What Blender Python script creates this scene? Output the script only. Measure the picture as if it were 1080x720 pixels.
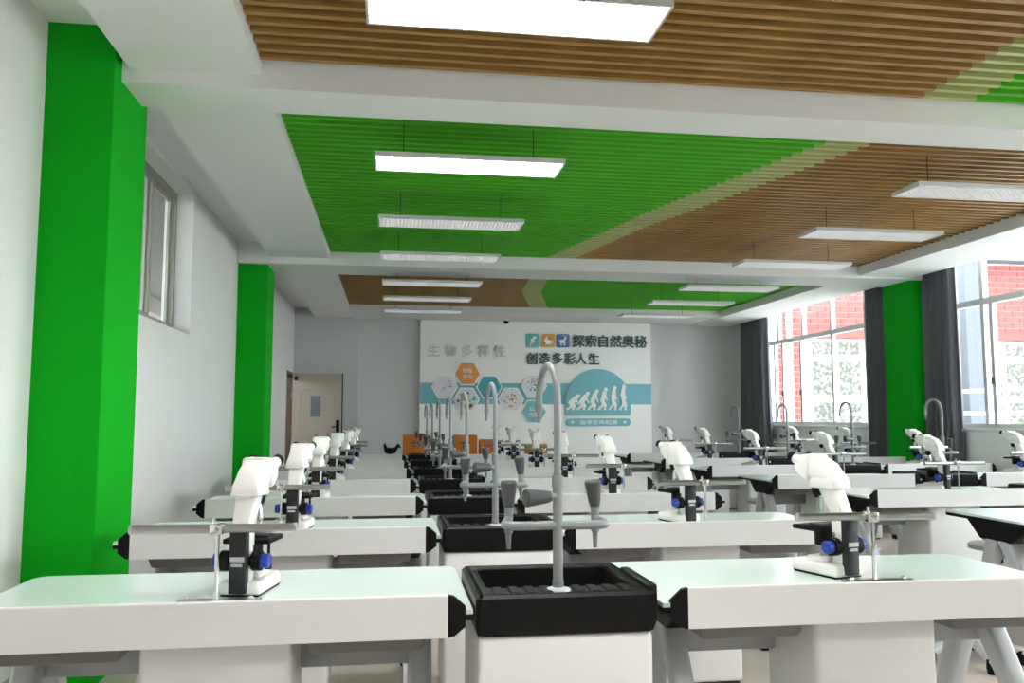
import bpy, bmesh, math, random
from mathutils import Vector, Matrix
random.seed(7)
scene = bpy.context.scene
for o in list(bpy.data.objects): bpy.data.objects.remove(o)
C = scene.collection
PI = math.pi

# ------------------------------------------------------------------ camera
H = 1.286
cam_d = bpy.data.cameras.new('camera'); cam = bpy.data.objects.new('camera', cam_d); C.objects.link(cam)
cam.location = (0, 0, H); cam.rotation_euler = (PI/2 + 0.0900, 0, -0.1436)
cam_d.sensor_width = 36; cam_d.lens = 36*886.78/1080; cam_d.clip_start = .05; cam_d.clip_end = 200
scene.camera = cam
# ------------------------------------------------------------------ world, exposure
world = bpy.data.worlds.new('sky'); scene.world = world; world.use_nodes = True
bgn = world.node_tree.nodes['Background']
bgn.inputs[0].default_value = (.94, .97, 1.0, 1); bgn.inputs[1].default_value = 6.0
vs = scene.view_settings
vs.view_transform = 'Standard'; vs.look = 'None'; vs.gamma = 1; vs.use_curve_mapping = False; vs.exposure = 1.05
LAMP = 19.0

# ------------------------------------------------------------------ materials
def nmat(name, col, rough=.5, metal=0, emit=0, noise=0, nscale=20, bump=0, bscale=120, spec=.5, coat=0):
    m = bpy.data.materials.new(name); m.use_nodes = True; nt = m.node_tree; b = nt.nodes['Principled BSDF']
    b.inputs['Base Color'].default_value = (*col, 1); b.inputs['Roughness'].default_value = rough
    b.inputs['Metallic'].default_value = metal; b.inputs['Specular IOR Level'].default_value = spec
    if coat: b.inputs['Coat Weight'].default_value = coat; b.inputs['Coat Roughness'].default_value = .1
    if emit:
        b.inputs['Emission Color'].default_value = (1, .99, .97, 1); b.inputs['Emission Strength'].default_value = emit
    tc = nt.nodes.new('ShaderNodeTexCoord')
    n = nt.nodes.new('ShaderNodeTexNoise'); n.inputs['Scale'].default_value = nscale; n.inputs['Detail'].default_value = 4
    nt.links.new(tc.outputs['Object'], n.inputs['Vector'])
    mix = nt.nodes.new('ShaderNodeMixRGB'); mix.blend_type = 'MULTIPLY'; mix.inputs[0].default_value = noise
    mix.inputs[1].default_value = (*col, 1); nt.links.new(n.outputs['Fac'], mix.inputs[2])
    if noise: nt.links.new(mix.outputs[0], b.inputs['Base Color'])
    if bump:
        n2 = nt.nodes.new('ShaderNodeTexNoise'); n2.inputs['Scale'].default_value = bscale
        nt.links.new(tc.outputs['Object'], n2.inputs['Vector'])
        bp = nt.nodes.new('ShaderNodeBump'); bp.inputs['Strength'].default_value = bump; bp.inputs['Distance'].default_value = .004
        nt.links.new(n2.outputs['Fac'], bp.inputs['Height']); nt.links.new(bp.outputs[0], b.inputs['Normal'])
    return m
def hexc(h):
    return tuple(((c/12.92) if c <= .04045 else ((c+.055)/1.055)**2.4) for c in [int(h[i:i+2], 16)/255 for i in (0, 2, 4)])
M = {}
M['wall'] = nmat('wall_paint', (.83, .83, .815), .7, noise=.04, nscale=3, bump=.15)
M['greywall'] = nmat('grey_wall_paint', hexc('d3d4d4'), .7, noise=.05, nscale=3, bump=.15)
M['ceil'] = nmat('ceiling_paint', (.82, .82, .81), .75, noise=.04, nscale=3)
M['green'] = nmat('green_paint', hexc('0cac1e'), .75, noise=.05, nscale=4, bump=.1, spec=.12)
M['slatgreen'] = nmat('green_slat', hexc('58be30'), .6, noise=.08, nscale=6, spec=.2)
M['slatpale'] = nmat('pale_slat', hexc('b9c07c'), .5, noise=.08, nscale=6)
M['backing'] = nmat('dark_backing', (.035, .03, .025), .9, noise=.2)
M['floor'] = nmat('vinyl_floor', hexc('c6bab0'), .35, noise=.15, nscale=8)
M['top'] = nmat('pale_green_laminate', hexc('d8e8e2'), .22, noise=.02, nscale=30)
M['white'] = nmat('white_plastic', (.80, .80, .79), .32, noise=.03, nscale=12)
M['apron'] = nmat('white_aluminium', (.74, .74, .73), .38, noise=.03, nscale=12)
M['scope'] = nmat('microscope_enamel', (.86, .85, .82), .28, noise=.02, nscale=30)
M['black'] = nmat('black_plastic', (.006, .006, .0065), .5, noise=.2, nscale=60, spec=.15)
M['basin'] = nmat('black_basin', (.0045, .0045, .0045), .4, noise=.2, nscale=50, spec=.22)
M['darkgrey'] = nmat('dark_grey_plastic', (.028, .03, .032), .45, noise=.1, spec=.3)
M['tray'] = nmat('taupe_tray', (.16, .155, .15), .5, noise=.1)
M['grey'] = nmat('grey_enamel', hexc('a9adae'), .4, noise=.05)
M['leg'] = nmat('pale_grey_leg', hexc('c2c5c8'), .35, noise=.04)
M['faucet'] = nmat('grey_epoxy', hexc('868c8d'), .33, noise=.05, nscale=40)
M['handle'] = nmat('slate_handle', hexc('4b4d4f'), .4, noise=.1, nscale=40)
M['steel'] = nmat('brushed_steel', (.42, .41, .39), .3, 1, noise=.1, nscale=60)
M['chrome'] = nmat('chrome', (.75, .75, .75), .12, 1, noise=.05)
M['blue'] = nmat('blue_knob', (.012, .05, .42), .35, noise=.1)
M['label'] = nmat('label_print', (.6, .6, .6), .4, noise=.3, nscale=200)
M['curtain'] = nmat('charcoal_fabric', hexc('68696f'), .9, noise=.2, nscale=40, bump=.3, bscale=500)
M['alu'] = nmat('window_aluminium', hexc('d6d8d8'), .4, noise=.04)
M['alugrey'] = nmat('aged_aluminium', hexc('a3a298'), .4, .2, noise=.06)
M['lamp'] = nmat('lamp_diffuser', (.9, .9, .9), .5, emit=LAMP)
M['lampoff_glow'] = nmat('prismatic_diffuser_glow', (.8, .8, .8), .18, emit=.85, noise=.25, nscale=160, bump=.6, bscale=90)  # unlit fixtures: faint glow added, standing in for reflected window light
M['lampframe'] = nmat('lamp_frame', (.62, .62, .62), .35, noise=.03)
M['card'] = nmat('cardboard', hexc('d57f33'), .8, noise=.15, nscale=14)
M['cardyellow'] = nmat('ochre_card', hexc('c9962f'), .8, noise=.15, nscale=14)
M['tape'] = nmat('box_print', hexc('a14c12'), .6, noise=.2)
M['cream'] = nmat('cream_door', hexc('b9b0a2'), .45, noise=.05)
M['brown'] = nmat('brown_frame', hexc('6a564c'), .5, noise=.1)
M['board'] = nmat('board_white', (.93, .925, .91), .5, noise=.02)
M['teal'] = nmat('teal_print', hexc('74b6c4'), .45, noise=.03)
M['dteal'] = nmat('deep_teal_print', hexc('4a9fb4'), .45, noise=.03)
M['orange'] = nmat('orange_print', hexc('e39a55'), .45, noise=.03)
M['ochre'] = nmat('ochre_print', hexc('dda63a'), .45, noise=.03)
M['iblue'] = nmat('blue_print', hexc('4675b4'), .45, noise=.03)
M['iteal'] = nmat('green_teal_print', hexc('5bb6b4'), .45, noise=.03)
M['ink'] = nmat('dark_teal_lettering', hexc('2c5258'), .4, noise=.03)
M['fade'] = nmat('pale_grey_lettering', hexc('dad8d6'), .45, noise=.05)
M['lilac'] = nmat('pale_lilac_print', hexc('e3e2ea'), .45, noise=.03)
M['yellowprint'] = nmat('yellow_print', hexc('d9d66a'), .45, noise=.3, nscale=25)
M['pinkprint'] = nmat('pink_print', hexc('d98a7a'), .45, noise=.2)
M['extwhite'] = nmat('white_render', (.80, .80, .79), .7, noise=.05)
M['extgrey'] = nmat('grey_render', hexc('545b64'), .7, noise=.05)
M['brick'] = nmat('red_brick', hexc('86423e'), .8, noise=.25, nscale=3)
M['mortar'] = nmat('mortar', hexc('cdb4ae'), .9, noise=.2, nscale=5)
M['rust'] = nmat('red_brown_render', hexc('8a6a62'), .8, noise=.1)
M['corridor'] = nmat('corridor_paint', hexc('7c7b78'), .8, noise=.05)
M['ground'] = nmat('paving', hexc('b5b3ae'), .9, noise=.2)

def wood():
    m = bpy.data.materials.new('wood_slat'); m.use_nodes = True; nt = m.node_tree; b = nt.nodes['Principled BSDF']
    tc = nt.nodes.new('ShaderNodeTexCoord'); mp = nt.nodes.new('ShaderNodeMapping'); mp.inputs['Scale'].default_value = (1.2, 30, 30)
    n = nt.nodes.new('ShaderNodeTexNoise'); n.inputs['Scale'].default_value = 2; n.inputs['Detail'].default_value = 5
    r = nt.nodes.new('ShaderNodeValToRGB'); r.color_ramp.elements[0].color = (*hexc('86612f'), 1); r.color_ramp.elements[1].color = (*hexc('b38b4c'), 1)
    r.color_ramp.elements[0].position = .3; r.color_ramp.elements[1].position = .7
    nt.links.new(tc.outputs['Object'], mp.inputs[0]); nt.links.new(mp.outputs[0], n.inputs['Vector']); nt.links.new(n.outputs['Fac'], r.inputs[0])
    nt.links.new(r.outputs[0], b.inputs['Base Color']); b.inputs['Roughness'].default_value = .5
    return m
M['wood'] = wood()
def glass(name, tint=(1, 1, 1), rough=0):
    m = bpy.data.materials.new(name); m.use_nodes = True; nt = m.node_tree
    for n in list(nt.nodes): nt.nodes.remove(n)
    out = nt.nodes.new('ShaderNodeOutputMaterial'); tr = nt.nodes.new('ShaderNodeBsdfTransparent'); gl = nt.nodes.new('ShaderNodeBsdfGlossy')
    tr.inputs[0].default_value = (*tint, 1); gl.inputs['Roughness'].default_value = rough
    mx = nt.nodes.new('ShaderNodeMixShader'); mx.inputs[0].default_value = .03; nt.links.new(tr.outputs[0], mx.inputs[1]); nt.links.new(gl.outputs[0], mx.inputs[2])
    nt.links.new(mx.outputs[0], out.inputs[0]); return m
M['doorglass'] = nmat('grey_door_glass', hexc('80878e'), .15, noise=.1)
M['glass'] = glass('clear_glass', (.96, .98, .98))
def foliage_reflection_pane():  # foliage reflections painted into the pane colour as mottled noise
    m = bpy.data.materials.new('painted_reflection_pane'); m.use_nodes = True; nt = m.node_tree; b = nt.nodes['Principled BSDF']
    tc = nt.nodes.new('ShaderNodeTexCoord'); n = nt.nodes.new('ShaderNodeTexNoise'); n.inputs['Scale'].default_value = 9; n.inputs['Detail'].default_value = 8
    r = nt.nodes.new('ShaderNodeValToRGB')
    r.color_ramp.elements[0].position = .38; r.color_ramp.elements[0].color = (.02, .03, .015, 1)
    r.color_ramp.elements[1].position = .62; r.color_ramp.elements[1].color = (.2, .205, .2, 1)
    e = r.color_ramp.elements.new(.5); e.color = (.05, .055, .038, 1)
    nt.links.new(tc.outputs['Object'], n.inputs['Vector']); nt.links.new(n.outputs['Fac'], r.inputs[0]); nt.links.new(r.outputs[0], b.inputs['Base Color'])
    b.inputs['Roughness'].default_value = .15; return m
M['pane'] = foliage_reflection_pane()

# ------------------------------------------------------------------ mesh helpers
def box(bm, x0, x1, y0, y1, z0, z1, bev=0, seg=2):
    vs_ = [bm.verts.new((x, y, z)) for z in (z0, z1) for y in (y0, y1) for x in (x0, x1)]
    F = [(0, 2, 3, 1), (4, 5, 7, 6), (0, 1, 5, 4), (2, 6, 7, 3), (0, 4, 6, 2), (1, 3, 7, 5)]
    fs = [bm.faces.new([vs_[i] for i in f]) for f in F]
    if bev:
        es = list({e for f in fs for e in f.edges})
        bmesh.ops.bevel(bm, geom=es, offset=bev, segments=seg, affect='EDGES', profile=.5)
    return bm
def hexa(bm, lo, hi, bev=0, seg=2):
    """eight-cornered solid: lo, hi are lists of four points in the same winding"""
    a = [bm.verts.new(p) for p in lo]; b = [bm.verts.new(p) for p in hi]
    fs = [bm.faces.new(a[::-1]), bm.faces.new(b)] + [bm.faces.new([a[i], a[(i+1) % 4], b[(i+1) % 4], b[i]]) for i in range(4)]
    if bev: bmesh.ops.bevel(bm, geom=list({e for f in fs for e in f.edges}), offset=bev, segments=seg, affect='EDGES', profile=.5)
    return bm
def rect(x0, x1, y0, y1, z): return [(x0, y0, z), (x1, y0, z), (x1, y1, z), (x0, y1, z)]
def prism(bm, pts, f0, f1):
    """pts 2-D polygon (counter-clockwise); f0 and f1 map a 2-D point to 3-D for both ends"""
    a = [bm.verts.new(f0(p)) for p in pts]; b = [bm.verts.new(f1(p)) for p in pts]; n = len(pts)
    bm.faces.new(a[::-1]); bm.faces.new(b)
    for i in range(n): bm.faces.new([a[i], a[(i+1) % n], b[(i+1) % n], b[i]])
    return bm
def tube(bm, pts, r, n=10):
    pts = [Vector(p) for p in pts]; rs = r if isinstance(r, (list, tuple)) else [r]*len(pts)
    t = (pts[1]-pts[0]).normalized(); up = Vector((0, 0, 1)) if abs(t.z) < .9 else Vector((1, 0, 0))
    u = t.cross(up).normalized(); rings = []
    for i, p in enumerate(pts):
        if i == 0: d = pts[1]-pts[0]
        elif i == len(pts)-1: d = pts[-1]-pts[-2]
        else: d = (pts[i+1]-p).normalized()+(p-pts[i-1]).normalized()
        d.normalize(); u = (u-d*u.dot(d)).normalized(); v = d.cross(u)
        rings.append([bm.verts.new(p+(u*math.cos(2*PI*k/n)+v*math.sin(2*PI*k/n))*rs[i]) for k in range(n)])
    for a, b in zip(rings, rings[1:]):
        for k in range(n): bm.faces.new([a[k], a[(k+1) % n], b[(k+1) % n], b[k]])
    bm.faces.new(rings[0][::-1]); bm.faces.new(rings[-1]); return bm
def arc(c, u, v, r, a0, a1, n=8):
    c, u, v = Vector(c), Vector(u), Vector(v)
    return [c+u*(r*math.cos(a0+(a1-a0)*i/n))+v*(r*math.sin(a0+(a1-a0)*i/n)) for i in range(n+1)]
def obj(name, bm, mat, parent=None, smooth=True, angle=.6):
    bmesh.ops.recalc_face_normals(bm, faces=bm.faces)
    me = bpy.data.meshes.new(name); bm.to_mesh(me); bm.free()
    me.materials.append(M[mat] if isinstance(mat, str) else mat)
    if smooth:
        me.shade_smooth(); me.set_sharp_from_angle(angle=angle)
    o = bpy.data.objects.new(name, me); C.objects.link(o)
    if parent is not None: o.parent = parent
    return o
def share(name, me, parent, loc):
    o = bpy.data.objects.new(name, me); C.objects.link(o); o.parent = parent; o.location = loc; return o
B = bmesh.new
def tag(o, label=None, cat=None, group=None, kind=None):
    for k, v in (('label', label), ('category', cat), ('group', group), ('kind', kind)):
        if v: o[k] = v
    return o
def empty(name, loc=(0, 0, 0), rz=0):
    o = bpy.data.objects.new(name, None); o.location = loc; o.rotation_euler = (0, 0, rz); o.empty_display_size = .1; C.objects.link(o); return o
def copy_tree(o, parent=None):
    c = o.copy(); C.objects.link(c); c.parent = parent
    for ch in list(o.children): copy_tree(ch, c)
    return c
def struct(name, bm, mat, parent=None, smooth=False):
    o = obj(name, bm, mat, parent, smooth)
    if parent is None: o['kind'] = 'structure'
    return o
ORD = ['first', 'second', 'third', 'fourth', 'fifth', 'sixth', 'seventh']

# ------------------------------------------------------------------ room shell
K = 1.12
def sz(z): return H+(z-H)*K
XW, XR, YB, YF = -1.71, 6.72, 15.46, -2.6
ZS, ZBK, ZBM, ZP = sz(2.95), sz(2.89), sz(2.825), sz(3.04)
ZTOP = 3.60
PXL, PXR = -.622*K, 5.13*K
struct('floor', box(B(), XW-.3, XR+.3, YF-.2, YB+.3, -.12, 0), 'floor')
# left wall with one high window and the door opening
WL = dict(y0=4.9, y1=7.50, z0=1.99, z1=3.215); DL = dict(y0=14.40, y1=15.20, z1=2.07)
bm = B()
box(bm, XW-.24, XW, YF, WL['y0'], 0, ZTOP); box(bm, XW-.24, XW, WL['y0'], WL['y1'], 0, WL['z0']); box(bm, XW-.24, XW, WL['y0'], WL['y1'], WL['z1'], ZTOP)
box(bm, XW-.24, XW, WL['y1'], DL['y0'], 0, ZTOP); box(bm, XW-.24, XW, DL['y0'], DL['y1'], DL['z1'], ZTOP); box(bm, XW-.24, XW, DL['y1'], YB+.2, 0, ZTOP)
struct('wall_left', bm, 'wall')
# right wall with window openings
WR = [(11.12, 14.42), (5.0, 9.45), (-.8, 4.2)]; WZ0, WZ1 = 1.165, 3.3
bm = B(); ys = YB+.2
for y0, y1 in WR:
    box(bm, XR, XR+.24, y1, ys, 0, ZTOP); box(bm, XR, XR+.24, y0, y1, 0, WZ0); box(bm, XR, XR+.24, y0, y1, WZ1, ZTOP); ys = y0
box(bm, XR, XR+.24, YF, ys, 0, ZTOP)
struct('wall_right', bm, 'wall')
struct('wall_back', box(B(), XW-.24, XR+.24, YB, YB+.2, 0, ZTOP), 'greywall')
struct('wall_back_pier', box(B(), XW, -.569, YB-.10, YB, 0, ZTOP), 'greywall')
struct('wall_front', box(B(), XW-.24, XR+.24, YF-.2, YF, 0, ZTOP), 'wall')
struct('ceiling', box(B(), XW-.24, XR+.24, YF-.2, YB+.2, ZTOP, ZTOP+.15), 'ceil')
# curtain pocket ceilings, bulkheads and beams
struct('ceiling_pocket', box(B(), XW, -1.21*K, YF, YB, ZP, ZTOP), 'ceil')
struct('ceiling_pocket', box(B(), 5.8*K, XR, YF, YB, ZP, ZTOP), 'ceil')
struct('ceiling_bulkhead', box(B(), -1.21*K, PXL, YF, YB, ZBK, ZTOP), 'ceil')
struct('ceiling_bulkhead', box(B(), PXR, 5.8*K, YF, YB, sz(2.85), ZTOP), 'ceil')
struct('ceiling_bulkhead', box(B(), PXL, PXR, 12.56*K, YB, sz(2.87), ZTOP), 'ceil')
BEAMS = [(3.96*K, 4.28*K), (8.58*K, 9.17*K)]
for y0, y1 in BEAMS:
    struct('ceiling_beam', box(B(), XW+.005, XR-.005, y0, y1, ZBM, ZTOP-.005), 'ceil')
# skirting
struct('baseboard_left', box(B(), XW, XW+.015, YF, 14.3, 0, .1), 'grey')
struct('baseboard_right', box(B(), XR-.015, XR, YF, YB, 0, .1), 'grey')
# green columns
for nm, x0, x1, y0, y1 in [('l', XW, -1.24*K, 3.86*K, 4.37*K), ('l', XW, -1.24*K, 8.65*K, 9.15*K), ('r', 5.78*K, XR, 8.65*K, 9.17*K), ('r', 5.78*K, XR, 3.86*K, 4.37*K)]:
    struct('column', box(B(), x0, x1, y0, y1, 0, ZP), 'green')

# ------------------------------------------------------------------ slatted ceiling panels
PITCH = .1
def lerp_curve(pts, y):
    pts = sorted(pts, key=lambda p: p[1])
    if y <= pts[0][1]: a, b = pts[0], pts[1]
    elif y >= pts[-1][1]: a, b = pts[-2], pts[-1]
    else:
        for a, b in zip(pts, pts[1:]):
            if a[1] <= y <= b[1]: break
    return a[0]+(b[0]-a[0])*(y-a[1])/(b[1]-a[1])
def panel(y0, y1, mats, c1, c2, ymin=None):
    root = empty('ceiling_slat_panel', (0, 0, 0)); root['kind'] = 'structure'
    obj('backing_board', box(B(), PXL+.003, PXR-.003, y0+.004, y1-.004, ZS+.14, ZS+.16), 'backing', root, False)
    far = {}
    n = int((y1-y0-.06)/PITCH)
    for i in range(n):
        y = y1-.06-i*PITCH
        a = min(max(lerp_curve(c1, y), PXL+.004), PXR-.004); b = min(max(lerp_curve(c2, y), PXL+.004), PXR-.004)
        for (xa, xb, mm) in ((PXL+.004, a, mats[0]), (a, b, mats[1]), (b, PXR-.004, mats[2])):
            if xb-xa < .02: continue
            if ymin and y < ymin: box(far.setdefault(mm, B()), xa, xb, y-.017, y+.017, ZS, ZS+.10)
            else:
                q = box(B(), -(xb-xa)/2, (xb-xa)/2, -.017, .017, 0, .10)
                o = obj('slat', q, mm, root, False); o.location = ((xa+xb)/2, y, ZS)
    for mm, q in far.items(): obj('slat_field', q, mm, root, False)['kind'] = 'stuff'
S2 = lambda L: [(x*K, y*K) for x, y in L]
panel(YF+.05, 3.96*K, ('wood', 'slatpale', 'slatgreen'), S2([(2.74, 2.0), (2.735, 3.8)]), S2([(3.03, 2.0), (3.03, 3.8)]), ymin=2.7)
panel(4.28*K, 8.58*K, ('slatgreen', 'slatpale', 'wood'), S2([(2.70, 4.3), (2.606, 4.692), (2.192, 6.044), (2.053, 6.563), (1.64, 8.45)]), S2([(2.98, 4.3), (2.881, 4.751), (2.36, 6.567), (2.22, 6.979), (1.93, 8.45)]))
panel(9.17*K, 12.56*K, ('wood', 'slatpale', 'slatgreen'), S2([(1.68, 9.2), (1.638, 9.767), (1.70, 10.879), (2.071, 12.506)]), S2([(1.90, 9.2), (1.867, 9.805), (1.98, 10.997), (2.342, 12.469)]))

# ------------------------------------------------------------------ ceiling lights
def make_light(on):
    r = empty('ceiling_light')
    q = B(); L, W = .60, .1625
    box(q, -L, L, -W, -W+.012, 0, .024); box(q, -L, L, W-.012, W, 0, .024); box(q, -L, -L+.012, -W+.012, W-.012, 0, .024); box(q, L-.012, L, -W+.012, W-.012, 0, .024)
    box(q, -L, L, -W, W, .024, .030)
    obj('frame', q, 'lampframe', r, False)
    obj('diffuser', box(B(), -L+.013, L-.013, -W+.013, W-.013, .016, .020), 'lamp' if on else 'lampoff_glow', r, False)
    q = B()
    for i in range(1, 40): x = -L+i*2*L/40; box(q, x-.0012, x+.0012, -W+.012, W-.012, .004, .015)
    for i in range(1, 11): y = -W+i*2*W/11; box(q, -L+.012, L-.012, y-.0012, y+.0012, .004, .015)
    obj('louvre_grid', q, 'lampframe', r, False)['kind'] = 'stuff'
    for x in (-.42, .42):
        w = obj('suspension_wire', tube(B(), [(x, 0, .03), (x, 0, ZS+.01-sz(2.72))], .003, 6), 'darkgrey', r)
        obj('wire_grip', tube(B(), [(x, 0, .03), (x, 0, .06)], .009, 8), 'darkgrey', w)
    return r
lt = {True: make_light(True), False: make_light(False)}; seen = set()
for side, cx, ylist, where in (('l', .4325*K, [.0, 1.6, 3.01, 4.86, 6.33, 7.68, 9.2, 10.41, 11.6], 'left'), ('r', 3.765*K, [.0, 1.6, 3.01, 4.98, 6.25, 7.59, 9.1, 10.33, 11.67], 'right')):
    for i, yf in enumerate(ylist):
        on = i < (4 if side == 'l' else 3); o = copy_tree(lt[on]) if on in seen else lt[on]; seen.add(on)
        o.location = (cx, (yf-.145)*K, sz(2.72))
        if i < 2: lab = 'hanging white panel light out of view %s behind the nearest, in the %s line' % (('two places', 'one place')[i], where)
        else:
            hang = 'brown slats nearest the viewer' if i == 2 else ('green slats' if (i < 6) == (side == 'l') else 'brown slats')
            lab = 'hanging white panel light under %s, %s back in the %s line' % (hang, ORD[i-2], where)
        tag(o, lab, 'light', 'hanging ceiling panel lights')

# ------------------------------------------------------------------ right windows
def window(name, y0, y1, upper, lower, zt, x=6.76):
    r = empty(name, (0, 0, 0)); r['kind'] = 'structure'
    q = B(); t = .03
    box(q, x-.035, x+.035, y0, y1, WZ0, WZ0+.05); box(q, x-.035, x+.035, y0, y1, WZ1-.05, WZ1)
    box(q, x-.035, x+.035, y0, y0+.05, WZ0+.05, WZ1-.05); box(q, x-.035, x+.035, y1-.05, y1, WZ0+.05, WZ1-.05)
    obj('window_frame', q, 'alu', r, False)
    obj('transom', box(B(), x-.04, x+.04, y0+.05, y1-.05, zt-.035, zt+.035), 'alu', r, False)
    for y in upper: obj('mullion', box(B(), x-.035, x+.035, y-t, y+t, zt+.035, WZ1-.05), 'alu', r, False)
    for y in lower: obj('sash_stile', box(B(), x-.03, x+.03, y-.026, y+.026, WZ0+.05, zt-.035), 'alu', r, False)
    U = [y0+.05]+sorted(upper)+[y1-.05]
    for a, b in zip(U, U[1:]): obj('pane', box(B(), x-.003, x+.003, a+.02, b-.02, zt+.03, WZ1-.05), 'glass', r, False)
    U = [y0+.05]+sorted(lower)+[y1-.05]
    for a, b in zip(U, U[1:]): 
        if b-a > .12: obj('pane', box(B(), x-.003, x+.003, a+.02, b-.02, WZ0+.05, zt-.03), 'glass', r, False)
    obj('window_sill', box(B(), XR-.05, XR+.02, y0-.03, y1+.03, WZ0-.045, WZ0-.002, .006), 'alu', r)
    for y in lower[1:3]:
        obj('latch', box(B(), x-.055, x-.03, y-.012, y+.012, 1.66, 1.74, .004), 'darkgrey', r)
window('window_1', 11.12, 14.42, [13.88, 13.0, 12.09], [14.05, 13.745, 13.10, 12.085], 2.60)
window('window_2', 5.0, 9.45, [8.73, 7.6, 6.4], [8.74, 8.60, 7.3, 6.1], 2.615)
window('window_3', -.8, 4.2, [.8, 1.7, 2.6, 3.4], [.5, 1.7, 2.9], 2.615)
# left high window
r = empty('window_4', (0, 0, 0)); r['kind'] = 'structure'; x = XW-.17; d = WL
q = B()
box(q, x-.03, x+.03, d['y0'], d['y1'], d['z0'], d['z0']+.05); box(q, x-.03, x+.03, d['y0'], d['y1'], d['z1']-.05, d['z1'])
for y in (d['y0'], d['y1']-.05): box(q, x-.03, x+.03, y, y+.05, d['z0']+.05, d['z1']-.05)
obj('window_frame', q, 'alugrey', r, False)
for a, b, dx in ((5.70, 6.80, .012), (6.72, 7.44, -.012), (4.97, 5.78, -.012)):
    q = B(); z0, z1 = d['z0']+.05, d['z1']-.05
    box(q, x+dx-.01, x+dx+.01, a, a+.045, z0, z1); box(q, x+dx-.01, x+dx+.01, b-.045, b, z0, z1)
    box(q, x+dx-.01, x+dx+.01, a+.045, b-.045, z0, z0+.045); box(q, x+dx-.01, x+dx+.01, a+.045, b-.045, z1-.045, z1)
    s = obj('sash', q, 'alugrey', r, False)
    obj('pane', box(B(), x+dx-.002, x+dx+.002, a+.04, b-.04, z0+.04, z1-.04), 'glass', s, False)

# ------------------------------------------------------------------ curtains
def curtain(y0, y1, x, folds, label, amp0=.045, slant=0, zb=.06, zt=None):
    zt = zt or ZP-.03; bm = B(); n = folds*8; nz = 10; rows = []
    rnd = random.Random(int(y0*100)); ph = [rnd.uniform(-.5, .5) for _ in range(n+1)]
    for side in (0, 1):
        g = []
        for j in range(nz+1):
            t = j/nz; row = []
            for i in range(n+1):
                u = i/n; amp = amp0*(.55+.45*(1-t)) * (1+.3*math.sin(i*.37))
                yy = y0+(y1-y0)*(.5+(u-.5)*(1-.06*math.sin(t*PI)))
                xx = x+amp*math.sin(u*folds*2*PI+.35*ph[i]*(1-t))+.25*amp0*math.sin(3*u*PI+4*t)+slant*(u-.5)
                row.append(bm.verts.new((xx+side*.006, yy, zb+(zt-zb)*t)))
            g.append(row)
        rows.append(g)
    for side in (0, 1):
        g = rows[side]
        for j in range(nz):
            for i in range(n):
                f = [g[j][i], g[j][i+1], g[j+1][i+1], g[j+1][i]]; bm.faces.new(f if side else f[::-1])
    a, b = rows
    for j in range(nz):
        for i in (0, n): bm.faces.new([a[j][i], a[j+1][i], b[j+1][i], b[j][i]])
    for i in range(n):
        for j in (0, nz): bm.faces.new([a[j][i], a[j][i+1], b[j][i+1], b[j][i]])
    root = empty('curtain', (x, (y0+y1)/2, 0))
    o = obj('curtain_cloth', bm, 'curtain', root, True, 1.2); o.location = (-x, -(y0+y1)/2, 0)
    tp = obj('heading_tape', hexa(B(), *[[(-amp0+sl, y, z), (amp0+sl, y, z), (amp0-sl, -y, z), (-amp0-sl, -y, z)] for z in (zt, zt+.028) for sl, y in [(-slant/2, -(y1-y0)/2)]]), 'darkgrey', root, False)
    tag(root, label, 'curtain', 'charcoal curtains at the windows')
curtain(13.95, 15.05, 6.57, 7, 'charcoal pleated curtain in the far corner beside the grey back wall', .065)
curtain(10.30, 10.98, 6.63, 6, 'narrow charcoal curtain on the far side of the green window-side column', .036)
curtain(9.03, 9.66, 6.63, 5, 'charcoal pleated curtain on the near side of the green window-side column', .048, .0)
curtain(4.95, 5.5, 6.57, 4, 'charcoal curtain at the near end of the nearest side window')

# ------------------------------------------------------------------ door
r = empty('door_1', (XW, 15.13, 0)); r['kind'] = 'structure'
q = B(); box(q, .02, .87, -.02, .02, .01, 2.055, .003, 1)
leaf = obj('door_leaf', q, 'cream', r)
arch_o = [(.14, .95), (.75, .95), (.75, 1.66)]+[(.445+.305*math.cos(a), 1.66+.14*math.sin(a)) for a in [PI*i/10 for i in range(1, 10)]]+[(.14, 1.66)]
q = B(); n = len(arch_o); cxm, czm = .445, 1.3
for i in range(n):
    p0, p1 = arch_o[i], arch_o[(i+1) % n]
    tube(q, [(p0[0], -.022, p0[1]), (p1[0], -.022, p1[1])], .011, 6)
for a, b in (((.14, .2), (.75, .2)), ((.75, .2), (.75, .8)), ((.75, .8), (.14, .8)), ((.14, .8), (.14, .2))): tube(q, [(a[0], -.022, a[1]), (b[0], -.022, b[1])], .011, 6)
obj('raised_moulding', q, 'cream', leaf)
obj('vision_panel', box(B(), .335, .50, -.026, -.019, 1.30, 1.66, .004, 1), 'doorglass', leaf)
q = B(); box(q, .775, .835, -.034, -.02, .98, 1.24, .006); tube(q, [(.805, -.034, 1.12), (.805, -.075, 1.12), (.70, -.075, 1.12)], .011)
obj('handle', q, 'black', leaf)
obj('edge_seal', box(B(), .868, .882, -.022, .024, .01, 2.06), 'black', leaf, False)
obj('closer', box(B(), .05, .11, -.06, -.021, 1.93, 2.0, .008), 'darkgrey', leaf)
q = B(); y0, y1, z1 = DL['y0']-15.13, DL['y1']-15.13, DL['z1']
box(q, -.2, .006, y0, y0+.05, 0, z1); box(q, -.2, .006, y1-.05, y1, 0, z1); box(q, -.2, .006, y0+.05, y1-.05, z1-.05, z1)
obj('door_frame', q, 'brown', r, False)
obj('hinge', box(B(), .0, .03, -.03, .03, 1.62, 1.72, .004), 'steel', r)

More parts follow.
